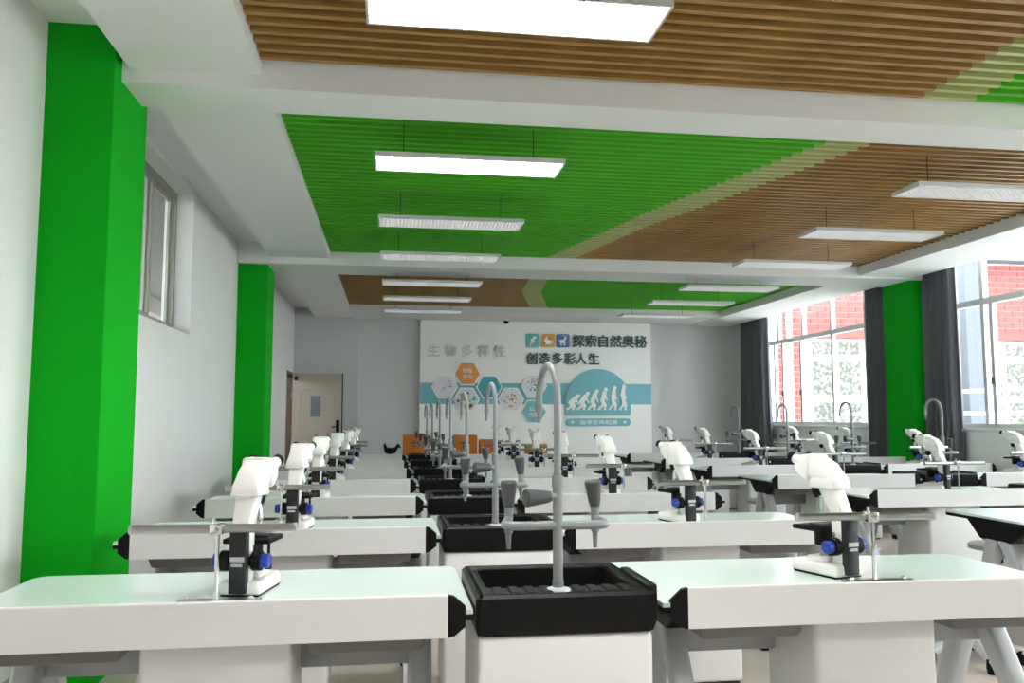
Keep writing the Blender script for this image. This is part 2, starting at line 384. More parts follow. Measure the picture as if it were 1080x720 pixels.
# ------------------------------------------------------------------ desks
LX = .64
def make_desk():
    r = empty('lab_desk')
    def rr(z):      # tabletop outline with clipped back corners
        w, y0, y1, c = .712, .012, .722, .05
        return [(-w, y0), (w, y0), (w, y1-c), (w-.012, y1-.02), (w-.03, y1-.005), (w-.06, y1), (-w+.06, y1), (-w+.03, y1-.005), (-w+.012, y1-.02), (-w, y1-c)]
    q = prism(B(), rr(0), lambda p: (p[0], p[1], .733), lambda p: (p[0], p[1], .745)); obj('tabletop', q, 'top', r, False)
    q = prism(B(), rr(0), lambda p: (p[0]*1.002, p[1], .716), lambda p: (p[0]*1.002, p[1]+.001, .7325)); obj('edge_band', q, 'black', r, False)
    prof = [(0, .672), (.042, .672), (.042, .752), (.014, .79), (.003, .79), (0, .787)]
    q = prism(B(), prof, lambda p: (-LX, p[0], p[1]), lambda p: (LX, p[0], p[1])); obj('front_rail', q, 'apron', r, False)
    for s in (-1, 1):
        def f0(p): return (s*LX, p[0], p[1])
        def f1(p): return (s*(LX+.018), p[0]*.95+.001, .73+(p[1]-.73)*.93)
        def f2(p): return (s*(LX+.05), p[0]*.8+.004, .727+(p[1]-.727)*.48)
        q = B(); prism(q, prof, f0, f1); prism(q, prof, f1, f2)
        obj('end_cap', q, 'black', r, False)
    q = B(); box(q, -.205, .205, .085, .43, .012, .716, .022, 3); pd = obj('pedestal', q, 'white', r)
    obj('plinth', box(B(), -.19, .19, .1, .415, 0, .014), 'darkgrey', pd, False)
    for s in (-1, 1):
        x0, x1 = sorted((s*.20, s*.575)); obj('support_beam', box(B(), x0, x1, .36, .42, .505, .60, .012), 'grey', r)
        x0, x1 = sorted((s*.225, s*.60)); q = B(); hexa(q, rect(x0+.03, x1-.03, .08, .48, .618), rect(x0, x1, .06, .5, .715), .012); obj('book_tray', q, 'tray', r)
        x = s*.575
        q = B(); hexa(q, rect(x-.035, x+.045, .30, .54, .60), rect(x-.05, x+.075, .10, .64, .716), .004, 1); obj('leg_bracket', q, 'black', r)
        for d, yt, yb in ((-1, .385, .0), (1, .44, .66)):
            q = B(); hexa(q, rect(x-.030, x+.030, yb-.036, yb+.036, .035), rect(x-.036, x+.036, yt-.05, yt+.05, .64), .016, 3)
            l = obj('leg', q, 'leg', r)
            obj('foot', hexa(B(), rect(x-.034, x+.034, yb-.044, yb+.044, 0), rect(x-.032, x+.032, yb-.04, yb+.04, .05), .008), 'black', l)
    return r
COLS = {'A': (-.472, 'along the left wall', range(7)), 'B': (1.498, 'just right of the nearest faucets', range(7)), 'C': (3.955, 'left of the window-side sinks', range(1, 7)), 'D': (5.90, 'beside the windows', range(3, 7))}
ROW = lambda n: 2.414+1.5*n
dk = make_desk(); used = False
for c, (cx, where, rows) in COLS.items():
    for n in rows:
        o = copy_tree(dk) if used else dk; used = True
        o.location = (cx+(.011 if c == 'B' else 0), ROW(n), 0)
        if c == 'D': o.scale.x = .955
        tag(o, 'pale-topped lab desk, %s row, in the column %s' % (ORD[n], where), 'desk', 'lab desks in seven rows')

# ------------------------------------------------------------------ sinks and faucets
def make_sink():
    r = empty('lab_sink'); w = .262
    q = B(); box(q, -w+.008, w-.008, .012, .47, .01, .672, .018, 3); cb = obj('cabinet', q, 'white', r)
    obj('plinth', box(B(), -w+.03, w-.03, .03, .45, 0, .012), 'darkgrey', cb, False)
    q = B()
    def ring(x0, x1, y0, y1, z): return [q.verts.new(p) for p in rect(x0, x1, y0, y1, z)]
    # outer shell, rim, inner bowl as one loop of rings
    R = [ring(-w+.006, w-.006, .010, .488, .672), ring(-w-.002, w+.002, 0, .50, .70), ring(-w, w, .004, .497, .778), ring(-w+.008, w-.008, .012, .489, .786), ring(-w+.022, w-.022, .026, .475, .786), ring(-w+.03, w-.03, .034, .467, .779), ring(-w+.045, w-.045, .145, .452, .778), ring(-w+.06, w-.06, .16, .437, .66), ring(-w+.075, w-.075, .175, .42, .60)]
    q.faces.new(R[0][::-1]); q.faces.new(R[-1])
    for a, b in zip(R, R[1:]):
        for i in range(4): q.faces.new([a[i], a[(i+1) % 4], b[(i+1) % 4], b[i]])
    bmesh.ops.bevel(q, geom=[e for e in q.edges if abs(e.verts[0].co.z-e.verts[1].co.z) > .005 and abs(e.verts[0].co.x-e.verts[1].co.x) < .03], offset=.012, segments=2, affect='EDGES')
    bs = obj('basin', q, 'basin', r, True, .5)
    for i in range(9):
        x = -.19+i*.0475
        if abs(x) < .03: continue
        obj('drain_rib', hexa(B(), rect(x-.017, x+.017, .045, .138, .777), rect(x-.012, x+.012, .05, .134, .7845)), 'basin', bs, False)
    obj('side_flange', box(B(), w-.022, w+.012, .03, .33, .72, .80, .008), 'basin', bs)
    obj('drain', tube(B(), [(0, .30, .60), (0, .30, .606)], .035, 16), 'steel', bs)
    return r
def make_faucet():
    r = empty('lab_faucet')
    q = B(); tube(q, [(0, 0, 0), (0, 0, .006), (0, 0, .012)], [.038, .036, .02], 18); obj('flange', q, 'leg', r)
    q = B(); tube(q, [(0, 0, .006), (0, 0, .03), (0, 0, .031), (0, 0, .27), (0, 0, .30), (0, 0, .301), (0, 0, .335), (0, 0, .336)], [.0168, .0168, .0148, .0148, .0148, .0172, .0172, .011], 14); obj('pole', q, 'faucet', r)
    d = Vector((-.10, .99, 0)).normalized(); ra = .10; zt = .68-ra-.01
    pts = [(0, 0, .32), (0, 0, .45)]+arc(d*ra+Vector((0, 0, zt)), -d, (0, 0, 1), ra, 0, PI*.98, 12)
    pts += [pts[-1]+Vector((0, 0, -.03))]
    sp = obj('spout', tube(B(), pts, [.0110]*len(pts), 12), 'faucet', r)
    e = pts[-1]; q = tube(B(), [e+Vector((0, 0, .005)), e+Vector((0, 0, -.012)), e+Vector((0, 0, -.02)), e+Vector((0, 0, -.055))], [.0128, .0128, .009, .0055], 10); obj('nozzle', q, 'faucet', sp)
    # side outlets on a bent crossbar
    zc = .19; q = B()
    for s in (-1, 1):
        p = [(0, 0, zc), (s*.10, -.004, zc)]+arc((s*.115, .035, zc), (0, -1, 0), (s, 0, 0), .038, 0, PI*.62, 6)+[(s*.135, .085, zc+.012), (s*.135, .088, zc+.05)]
        tube(q, p, .0135, 10)
    cb = obj('crossbar', q, 'faucet', r)
    for s in (-1, 1):
        b = Vector((s*.135, .088, zc+.045)); t = Vector((-.10 if s > 0 else .0, -.05, 1)).normalized()
        q = tube(B(), [b, b+t*.012, b+t*.013, b+t*.075, b+t*.08], [.015, .017, .018, .026, .022], 14); obj('handle', q, 'handle', r)
        q = tube(B(), [b+Vector((0, 0, -.03)), b+Vector((0, 0, -.075)), b+Vector((0, 0, -.08)), b+Vector((0, 0, -.125))], [.013, .013, .009, .0065], 10); obj('outlet', q, 'faucet', cb)
    q = tube(B(), [(0, 0, .275), (-.03, -.012, .275)], .012, 10); obj('valve_stem', q, 'faucet', r)
    t = Vector((-1, -.25, -.02)).normalized(); b = Vector((-.025, -.008, .275))
    q = tube(B(), [b, b+t*.012, b+t*.075, b+t*.08], [.016, .019, .027, .024], 14); obj('handle', q, 'handle', r)
    return r
sk = make_sink(); fc = make_faucet(); used = False
for c, sx, where, rows in (('m', .509, 'between the two left desk columns', range(7)), ('w', 4.94, 'between the two window-side desk columns', range(2, 7))):
    for n in rows:
        o = copy_tree(sk) if used else sk; o.location = (sx, ROW(n)-.014, 0)
        tag(o, 'black lab sink on white cabinet, %s row, %s' % (ORD[n], where), 'sink', 'black lab sinks')
        o = copy_tree(fc) if used else fc; o.location = (sx-.012, ROW(n)-.014+.088, .7775)
        tag(o, 'tall grey gooseneck faucet, %s row, %s' % (ORD[n], where), 'faucet', 'gooseneck lab faucets'); used = True

# ------------------------------------------------------------------ microscopes
def make_scope():
    r = empty('microscope')
    q = B(); hexa(q, rect(-.068, .068, -.03, .185, .006), rect(-.062, .062, -.025, .178, .048), .012, 3); bs = obj('base', q, 'scope', r)
    q = B(); hexa(q, rect(-.045, .045, .03, .14, .046), rect(-.036, .036, .03, .128, .062), .006, 2); obj('lamp_housing', q, 'scope', bs)
    obj('lamp_lens', tube(B(), [(0, .08, .06), (0, .08, .07)], [.022, .018], 14), 'grey', bs)
    obj('rubber_foot', box(B(), -.060, .060, -.02, .176, 0, .0075, .003, 1), 'black', bs)
    q = B(); box(q, -.027, .027, -.045, -.008, .012, .205, .006); pl = obj('pillar', q, 'darkgrey', r)
    q = B(); box(q, -.030, .030, -.022, .024, .04, .205, .008); obj('column_body', q, 'scope', r)
    obj('label_plate', box(B(), -.022, .022, -.0465, -.0445, .108, .122), 'label', pl, False)
    obj('label_plate', box(B(), -.018, .016, -.0465, -.0445, .093, .102), 'label', pl, False)
    # white arm leaning forward
    q = B(); hexa(q, rect(-.029, .029, -.034, .016, .195), rect(-.034, .034, .018, .085, .305), .01, 3); obj('arm', q, 'scope', r)
    # head: block, then binocular housing leaning forward and up
    q = B(); hexa(q, rect(-.047, .047, -.006, .108, .296), rect(-.041, .041, .004, .102, .340), .009, 2); hd = obj('head', q, 'scope', r)
    q = B()
    lo = [(-.042, -.003, .325), (.042, -.003, .325), (.050, .105, .335), (-.050, .105, .335)]
    hi = [(-.030, .036, .382), (.030, .036, .382), (.046, .128, .416), (-.046, .128, .416)]
    hexa(q, lo, hi, .010, 2)
    lo = [(-.058, .100, .314), (.058, .100, .314), (.056, .160, .348), (-.056, .160, .348)]
    hi = [(-.048, .098, .414), (.048, .098, .414), (.050, .176, .404), (-.050, .176, .404)]
    hexa(q, lo, hi, .011, 2)
    hs = obj('binocular_housing', q, 'scope', r)
    for s in (-1, 1):
        a = Vector((s*.036, .146, .386)); t = Vector((s*.12, .86, .30)).normalized()
        obj('eyepiece_tube', tube(B(), [a, a+t*.030], .018, 14), 'scope', hs)
        obj('eyepiece', tube(B(), [a+t*.026, a+t*.029, a+t*.048, a+t*.052], [.0165, .0185, .019, .015], 14), 'black', r)
    q = B(); tube(q, [(0, .085, .298), (0, .085, .28), (0, .083, .262)], [.038, .036, .028], 16); nz = obj('nosepiece', q, 'black', r)
    for k, (dx, dy) in enumerate(((0, .012), (.02, -.012), (-.02, -.012))):
        obj('objective', tube(B(), [(dx, .083+dy, .268), (dx*1.4, .083+dy*1.4, .23), (dx*1.5, .083+dy*1.5, .20)], [.0105, .0105, .006], 10), 'chrome', nz)
    q = B(); box(q, -.074, .074, .024, .160, .150, .166, .004); box(q, -.03, .03, .0, .05, .125, .155, .004); st = obj('stage', q, 'black', r)
    obj('slide_holder', box(B(), -.055, .06, .05, .10, .166, .176, .002, 1), 'darkgrey', st)
    obj('stage_control', tube(B(), [(.064, .05, .152), (.064, .05, .09), (.064, .05, .089), (.064, .05, .072)], [.005, .005, .011, .011], 10), 'black', st)
    q = B(); tube(q, [(0, .085, .150), (0, .085, .10), (0, .085, .098)], [.032, .032, .024], 16); box(q, -.022, .022, .02, .06, .085, .14, .004); obj('condenser', q, 'black', r)
    for s in (-1, 1):
        q = tube(B(), [(s*.025, -.005, .106), (s*.034, -.005, .106), (s*.036, -.005, .106), (s*.062, -.005, .106)], [.02, .02, .030, .030], 18); kn = obj('coarse_knob', q, 'black', r)
        q = tube(B(), [(s*.061, -.005, .106), (s*.084, -.005, .106), (s*.087, -.005, .106)], [.0215, .0215, .018], 18); obj('fine_knob', q, 'blue', kn)
    return r
def make_stand():
    r = empty('rod_stand')
    q = B(); box(q, -.11, .13, -.016, .016, 0, .009, .003, 1); bb = obj('base_bar', q, 'steel', r)
    for x in (-.08, .10): obj('bolt', tube(B(), [(x, 0, .008), (x, 0, .016)], .007, 8), 'chrome', bb)
    obj('rod', tube(B(), [(0, 0, .008), (0, 0, .225)], .0062, 10), 'chrome', r)
    q = B(); box(q, -.022, .016, -.016, .03, .195, .228, .006); tube(q, [(.0, -.012, .212), (.0, -.034, .212)], .006, 8); tube(q, [(-.014, .0, .222), (-.014, .0, .244)], .005, 8); obj('clamp', q, 'chrome', r)
    bar = obj('crossbar', tube(B(), [(-.25, .018, .211), (.22, .018, .211)], .0135, 14), 'steel', r)
    for x in (-.252, .222): obj('bar_end', tube(B(), [(x-.004, .018, .211), (x+.004, .018, .211)], .0145, 14), 'grey', bar)
    return r
sp = make_scope(); sd = make_stand(); used = False
#            x        dy    yaw   stand x, bar shift
SC = {('A', 0): (-.441, .30, -11, -.500), ('B', 0): (1.535, .312, 17, 1.595)}
WORDS = {'A': 'along the left wall', 'B': 'right of the nearest faucets', 'C': 'left of the window-side sinks', 'D': 'beside the windows'}
rnd = random.Random(3)
for c, (cx, where, rows) in COLS.items():
    for n in rows:
        if (c, n) in SC: x, dy, yw, sx = SC[(c, n)]
        elif c == 'A': x, dy, yw, sx = -.452+rnd.uniform(-.02, .02), .29+rnd.uniform(-.02, .02), -9+rnd.uniform(-5, 6), None
        elif c == 'B': x, dy, yw, sx = 1.505+rnd.uniform(-.02, .02), .30+rnd.uniform(-.02, .02), (15, 5, 1, -2, 2, 0)[n-1], None
        else: x, dy, yw, sx = cx+(.06 if n == 2 else .02)+rnd.uniform(-.02, .02), .30+rnd.uniform(-.02, .02), rnd.choice((18, 24, 29)), None
        z = .745
        o = copy_tree(sp) if used else sp; o.location = (x, ROW(n)+dy, z); o.rotation_euler = (0, 0, math.radians(yw))
        tag(o, 'white binocular microscope with blue knobs on %s-row desk %s' % (ORD[n], WORDS[c]), 'microscope', 'binocular microscopes on the desks')
        if sx is None: sx = x+(-.05 if c == 'A' else .065)
        o = copy_tree(sd) if used else sd; o.location = (sx, ROW(n)+dy-.085, z); o.rotation_euler = (0, 0, math.radians(rnd.uniform(-3, 3)))
        tag(o, 'steel rod stand with crossbar before the %s-row microscope %s' % (ORD[n], WORDS[c]), 'stand', 'steel rod stands on the desks'); used = True

# ------------------------------------------------------------------ stools
def make_stool():
    r = empty('lab_stool')
    q = tube(B(), [(0, 0, .445), (0, 0, .45), (0, 0, .475), (0, 0, .485)], [.14, .16, .16, .145], 24); obj('seat', q, 'grey', r)
    q = tube(B(), [(0, 0, .10), (0, 0, .28), (0, 0, .281), (0, 0, .446)], [.03, .03, .018, .018], 12); obj('column_post', q, 'leg', r)
    for k in range(5):
        a = 2*PI*k/5; d = Vector((math.cos(a), math.sin(a), 0))
        l = obj('base_arm', tube(B(), [d*.02+Vector((0, 0, .135)), d*.27+Vector((0, 0, .055))], [.032, .026], 10), 'leg', r)
        obj('foot', tube(B(), [d*.255+Vector((0, 0, 0)), d*.25+Vector((0, 0, .03)), d*.24+Vector((0, 0, .07))], [.03, .034, .028], 10), 'black', l)
    ring = arc((0, 0, .24), (1, 0, 0), (0, 1, 0), .17, 0, 2*PI, 24); q = tube(B(), ring, .010, 8)
    for k in range(3): a = 2*PI*k/3; tube(q, [(0, 0, .24), (.17*math.cos(a), .17*math.sin(a), .24)], .007, 6)
    obj('foot_ring', q, 'leg', r)
    return r
stl = make_stool(); used = False
for x, y, rz, lab in [(3.06, 4.22, 190, 'grey swivel stool at the aisle end of the nearest window-side desk'),
                      (3.75, 6.45, 20, 'grey swivel stool behind the third-row desk left of the window-side sinks'),
                      (3.65, 7.95, 50, 'grey swivel stool behind the fourth-row desk left of the window-side sinks'),
                      (1.95, 4.98, 80, 'grey swivel stool behind the second-row desk right of the nearest faucets'),
                      (1.9, 6.45, 10, 'grey swivel stool behind the third-row desk right of the nearest faucets'),
                      (3.85, 4.98, 10, 'grey swivel stool behind the second-row desk left of the window-side sinks')]:
    o = copy_tree(stl) if used else stl; used = True
    o.location = (x, y, 0); o.rotation_euler = (0, 0, math.radians(rz)); tag(o, lab, 'stool', 'grey swivel stools')

# ------------------------------------------------------------------ table, boxes and bird at the back
r = empty('display_table', (1.2, 13.1, 0))
obj('tabletop', box(B(), -1.6, 1.6, -.35, .35, .675, .705, .005, 1), 'white', r)
for sx in (-1.5, 1.5):
    for sy in (-.3, .3): obj('leg', box(B(), sx-.025, sx+.025, sy-.025, sy+.025, 0, .675), 'leg', r, False)
tag(r, 'long white table behind the last desk row carrying cardboard boxes', 'table')
def carton(x0, x1, y0, y1, h, mat, label, rz=0):
    w, d = (x1-x0)/2, (y1-y0)/2; r = empty('cardboard_box', ((x0+x1)/2, (y0+y1)/2, .706), rz)
    obj('carton', box(B(), -w, w, -d, d, 0, h, .004, 1), mat, r)
    q = B(); hexa(q, rect(-w, w, -d, -d+.004, h), rect(-w+.01, w-.01, -d+.05, -d+.054, h+.025)); obj('flap', q, mat, r, False)
    q = B(); hexa(q, rect(-w, w, d-.004, d, h), rect(-w+.01, w-.01, d-.05, d-.046, h+.02)); obj('flap', q, mat, r, False)
    q = B(); box(q, -w*.45, w*.45, -d-.002, -d, h*.62, h*.70); box(q, -w*.3, w*.1, -d-.002, -d, h*.45, h*.52); obj('printed_mark', q, 'tape', r, False)
    tag(r, label, 'box', 'cardboard boxes at the back')
carton(.20, .60, 12.85, 13.2, .30, 'card', 'orange-brown cardboard box, leftmost and largest, beside the black bird')
carton(.97, 1.33, 12.9, 13.2, .29, 'card', 'orange-brown cardboard box in the middle, behind the faucets')
carton(1.37, 1.60, 12.85, 13.1, .22, 'card', 'smaller orange-brown cardboard box against the middle box')
carton(2.10, 2.42, 12.9, 13.15, .15, 'cardyellow', 'low ochre box behind microscopes under the blue hexagon')
# black bird model
r = empty('bird_model', (.02, 12.95, .706), 0)
q = B(); tube(q, [(-.095, 0, .10), (-.07, 0, .088), (-.02, 0, .075), (.04, 0, .08), (.075, 0, .11), (.11, 0, .155)], [.012, .04, .052, .046, .03, .012], 12); obj('body', q, 'black', r)
q = B(); tube(q, [(-.06, 0, .09), (-.085, 0, .135), (-.095, 0, .165), (-.105, 0, .172)], [.036, .024, .022, .01], 10); hd = obj('head', q, 'black', r)
obj('comb', box(B(), -.105, -.075, -.004, .004, .17, .19, .003, 1), 'tape', hd)
obj('beak', tube(B(), [(-.112, 0, .166), (-.14, 0, .160)], [.008, .002], 6), 'cardyellow', hd)
q = B()
for k in range(4): tube(q, [(.06, (k-1.5)*.01, .10), (.10+.008*k, (k-1.5)*.012, .17-.01*k), (.135+.006*k, (k-1.5)*.014, .175-.02*k)], [.016, .013, .004], 8)
obj('tail', q, 'black', r)
for s in (-1, 1): obj('leg', tube(B(), [(0, s*.02, .05), (0, s*.02, .004)], .006, 6), 'darkgrey', r)
obj('stand_plate', box(B(), -.07, .07, -.05, .05, 0, .008), 'black', r, False)
tag(r, 'small black bird model standing at the back beside the boxes', 'bird model')

# ------------------------------------------------------------------ display wall
YD = 15.30
bd = tag(obj('display_board', box(B(), .53, 4.86, YD, YB-.002, .0, sz(2.87)-.004), 'board', None, False), 'white feature board covering the middle of the back wall', 'board')
def flat(bm, pts, y0, y1): return prism(bm, pts, lambda p: (p[0], y1, p[1]), lambda p: (p[0], y0, p[1]))
obj('colour_band', box(B(), .532, 4.858, YD-.004, YD-.0005, 1.528, 1.912), 'teal', bd, False)
def hexpts(cx, cz, R): return [(cx+R*math.cos(PI/3*i), cz+R*math.sin(PI/3*i)) for i in range(6)]
def text_obj(body, cx, cz, h, y, mat, parent, bold=.0, width=None, name='lettering', depth=.006):
    cu = bpy.data.curves.new('lettering', 'FONT'); cu.body = body; cu.size = 1; cu.align_x = 'LEFT'; cu.extrude = .01; cu.resolution_u = 3
    to = bpy.data.objects.new('lettering_source', cu); C.objects.link(to)
    dg = bpy.context.evaluated_depsgraph_get(); dg.update()
    me = bpy.data.meshes.new_from_object(to.evaluated_get(dg)); bpy.data.objects.remove(to); bpy.data.curves.remove(cu)
    xs = [v.co.x for v in me.vertices]; zs = [v.co.y for v in me.vertices]
    x0, x1, z0, z1 = min(xs), max(xs), min(zs), max(zs); s = h/(z1-z0); sxx = s if width is None else width/(x1-x0)
    for v in me.vertices:
        v.co = ((v.co.x-(x0+x1)/2)*sxx, 0.0 if v.co.z < 0 else -depth, (v.co.y-(z0+z1)/2)*s)
    me.materials.clear(); me.materials.append(M[mat])
    bm = bmesh.new()
    for k, (ox, oz) in enumerate(((0, 0), (1, 0), (-1, 0), (0, 1), (0, -1)) if bold else ((0, 0),)):
        n0 = len(bm.verts); bm.from_mesh(me); bm.verts.ensure_lookup_table()
        for v in bm.verts[n0:]: v.co += Vector((ox*bold*h, -k*.0003, oz*bold*h))
    bmesh.ops.recalc_face_normals(bm, faces=bm.faces); bm.to_mesh(me); bm.free()
    o = bpy.data.objects.new(name, me); C.objects.link(o); o.location = (cx, y, cz)
    if parent is not None: o.parent = parent
    return o
def char_row(chars, x0, x1, cz, h, mat, label, depth, bold):
    r = empty('wall_lettering', ((x0+x1)/2, YD, cz)); n = len(chars); w = (x1-x0)/n
    for i, ch in enumerate(chars):
        if ch == ' ': continue
        text_obj(ch, x0+w*(i+.5)-(x0+x1)/2, 0, h, -.001, mat, r, bold, None, 'character', depth)
    tag(r, label, 'lettering')
char_row('探索自然奥秘', 3.34, 4.78, 2.708, .225, 'ink', 'dark teal raised characters beside the three square icons', .025, .022)
char_row('创造多彩', 2.46, 3.42, 2.372, .21, 'ink', 'dark teal raised four-character phrase below the three square icons', .025, .022)
char_row('人生', 3.39, 3.88, 2.372, .20, 'ink', 'dark teal raised pair of characters at the end of the second line', .025, .022)
char_row('生物多样性', .62, 2.14, 2.50, .21, 'fade', 'pale grey raised characters at the upper left of the board', .03, .01)
def hexagon(cx, cz, face, label, R=.245, border=True, y=.03):
    r = empty('hexagon_sign', (cx, YD, cz))
    obj('plate', flat(B(), hexpts(0, 0, R), -y, -.001), 'board', r, False)
    f = obj('face', flat(B(), hexpts(0, 0, R*.90), -y-.004, -y+.001), face, r, False)
    tag(r, label, 'sign', 'hexagon signs on the board'); return r, -y-.004
hx, yy = hexagon(.976, 1.837, 'lilac', 'white hexagon sign with few dark specks, leftmost on the board')
def specks(r, yy, n, mats, spread, seed, size=(.008, .022), cz=0):
    rn = random.Random(seed); qs = {m: B() for m in mats}
    for i in range(n):
        a = rn.uniform(0, 2*PI); d = spread*math.sqrt(rn.random()); x, z = d*math.cos(a), cz+d*math.sin(a)*.9; w, h = rn.uniform(*size), rn.uniform(*size)*.7
        k = rn.randint(5, 7); flat(qs[mats[i % len(mats)]], [(x+w*math.cos(2*PI*j/k), z+h*math.sin(2*PI*j/k)) for j in range(k)], yy-.001, yy+.002)
    for m, q in qs.items(): obj('printed_picture', q, m, r, False)['kind'] = 'stuff'
specks(hx, yy, 9, ['ink'], .12, 1, cz=.04)
hx, yy = hexagon(1.39, 2.08, 'orange', 'orange hexagon sign with white characters, topmost of the hexagons')
text_obj('积极', 0, .055, .085, yy, 'board', hx, .01); text_obj('参与', 0, -.055, .085, yy, 'board', hx, .01)
hx, yy = hexagon(1.374, 1.614, 'lilac', 'hexagon sign with yellow picture below the orange hexagon')
specks(hx, yy, 26, ['yellowprint', 'yellowprint', 'iteal', 'ink'], .17, 2, (.02, .05), -.03)
hexagon(1.791, 1.84, 'dteal', 'plain teal hexagon sign right of the orange hexagon')
hx, yy = hexagon(2.193, 1.616, 'lilac', 'white hexagon sign with small coloured picture left of the blue hexagon')
specks(hx, yy, 22, ['pinkprint', 'yellowprint', 'iteal', 'ochre'], .13, 3, (.012, .03), -.02)
hx, yy = hexagon(2.618, 1.861, 'lilac', 'white hexagon sign with many dark specks above the blue hexagon')
specks(hx, yy, 46, ['ink', 'black'], .14, 4, (.006, .02))
hx, yy = hexagon(2.616, 1.39, 'teal', 'blue hexagon sign with white characters, lowest of the hexagons')
text_obj('认真', 0, .055, .085, yy, 'board', hx, .01); text_obj('观察', 0, -.055, .085, yy, 'board', hx, .01)
# square icons
def rsq(w, c): return [(sx*(w-c)+c*math.cos(a), sz_*(w-c)+c*math.sin(a)) for sx, sz_, a0 in ((1, 1, 0), (-1, 1, PI/2), (-1, -1, PI), (1, -1, 1.5*PI)) for a in [a0+PI/2*i/4 for i in range(5)]]
def icon(cx, mat, label):
    r = empty('square_icon', (cx, YD, 2.705)); obj('tile', flat(B(), rsq(.125, .03), -.022, -.001), mat, r, False); tag(r, label, 'sign', 'square icons on the board'); return r
LAY = [0]
def lay(y0):
    LAY[0] = (LAY[0]+1) % 40; return y0-.00025*LAY[0]
def blob(q, cx, cz, rx, rz, rot=0, n=12, y0=-.026, y1=-.021):
    c, s = math.cos(rot), math.sin(rot); y0 = lay(y0)
    flat(q, [(cx+rx*math.cos(2*PI*i/n)*c-rz*math.sin(2*PI*i/n)*s, cz+rx*math.cos(2*PI*i/n)*s+rz*math.sin(2*PI*i/n)*c) for i in range(n)], y0, y1)
def limb(q, p, w, y0=-.026, y1=-.021):
    for i, (a, b) in enumerate(zip(p, p[1:])):
        d = Vector((b[0]-a[0], b[1]-a[1])); nrm = Vector((-d.y, d.x)).normalized(); wa, wb = w[i]/2, w[i+1]/2
        flat(q, [(a[0]-nrm.x*wa, a[1]-nrm.y*wa), (b[0]-nrm.x*wb, b[1]-nrm.y*wb), (b[0]+nrm.x*wb, b[1]+nrm.y*wb), (a[0]+nrm.x*wa, a[1]+nrm.y*wa)], lay(y0), y1)
        blob(q, b[0], b[1], wb, wb, n=8, y0=y0, y1=y1)
r = icon(2.594, 'iteal', 'teal square icon with a white bird silhouette')
q = B(); blob(q, .0, -.005, .035, .058, -.5); blob(q, .035, .055, .026, .026); limb(q, [(-.02, -.04), (-.05, -.095)], [.04, .012]); limb(q, [(.05, .06), (.075, .045)], [.018, .004]); obj('animal_silhouette', q, 'board', r, False)
r = icon(2.889, 'ochre', 'yellow square icon with a white rabbit silhouette')
q = B(); blob(q, .01, -.03, .068, .045); blob(q, -.055, .0, .032, .028); limb(q, [(-.04, .015), (-.005, .075)], [.024, .012]); limb(q, [(-.05, .02), (-.03, .08)], [.022, .01]); blob(q, .075, -.02, .016, .016); limb(q, [(-.03, -.05), (-.05, -.075)], [.03, .02]); obj('animal_silhouette', q, 'board', r, False)
r = icon(3.167, 'iblue', 'blue square icon with a white deer silhouette')
q = B(); blob(q, -.01, -.01, .052, .03); limb(q, [(.025, .005), (.045, .05), (.07, .045)], [.035, .022, .012])
for x in (-.05, -.03, .015, .032): limb(q, [(x, -.02), (x+.004, -.09)], [.018, .009])
for s in (-1, 1): limb(q, [(.045, .055), (.04+s*.02, .085), (.04+s*.012, .105)], [.009, .007, .004]); limb(q, [(.04+s*.02, .085), (.04+s*.035, .10)], [.007, .004])
limb(q, [(-.055, .005), (-.075, .02)], [.02, .008]); obj('animal_silhouette', q, 'board', r, False)
# dome sign with walking figures
r = empty('dome_sign', (3.825, YD, 1.32))
dome = [(-.625, 0), (.625, 0)]+[(.625*math.cos(a), .235+.63*math.sin(a)) for a in [PI*i/24 for i in range(25)]]
dome = [(-.60, .0), (.60, .0), (.625, .03)]+dome[2:]+[(-.625, .03)]
obj('plate', flat(B(), dome, -.03, -.001), 'teal', r, False)
for k in range(6):
    t = k/5; x0 = -.50+k*.196; hgt = .29+.15*t; lean = (1-t)**1.3*.85; q = B(); Yk = (-.045, -.029)
    hip = (x0-.02*(1-t), .115+hgt*.42); tl = hgt*.40; sh = (hip[0]+tl*math.sin(lean), hip[1]+tl*math.cos(lean)); hr = .036
    hdp = (sh[0]+.055*math.sin(lean+.25), sh[1]+.062*math.cos(lean*.9)); wd = .085-.018*t
    limb(q, [hip, sh], [wd, wd*1.1], *Yk); blob(q, hip[0], hip[1], wd*.55, wd*.55, y0=Yk[0], y1=Yk[1]); blob(q, hdp[0], hdp[1], hr, hr*1.15, -lean, y0=Yk[0], y1=Yk[1]); limb(q, [sh, hdp], [.05, .045], *Yk)
    limb(q, [hip, (hip[0]+.045+.03*(1-t), .115+hgt*.20), (hip[0]+.03, .115), (hip[0]+.065, .112)], [.058, .045, .032, .02], *Yk)
    limb(q, [hip, (hip[0]-.0+.02*(1-t), .115+hgt*.20), (hip[0]-.075, .118), (hip[0]-.04, .112)], [.058, .045, .032, .02], *Yk)
    limb(q, [sh, (sh[0]+.03-.01*t, sh[1]-hgt*.20), (sh[0]+.065-.02*t, sh[1]-hgt*(.37-.02*t))], [.042, .034, .024], *Yk)
    limb(q, [sh, (sh[0]-.045, sh[1]-hgt*.19), (sh[0]-.025, sh[1]-hgt*.36)], [.042, .034, .024], *Yk)
    obj('walking_figure', q, 'board', r, False)
tag(r, 'teal dome-shaped sign with six white walking figures', 'sign')
r = empty('pill_sign', (3.833, YD, 1.197))
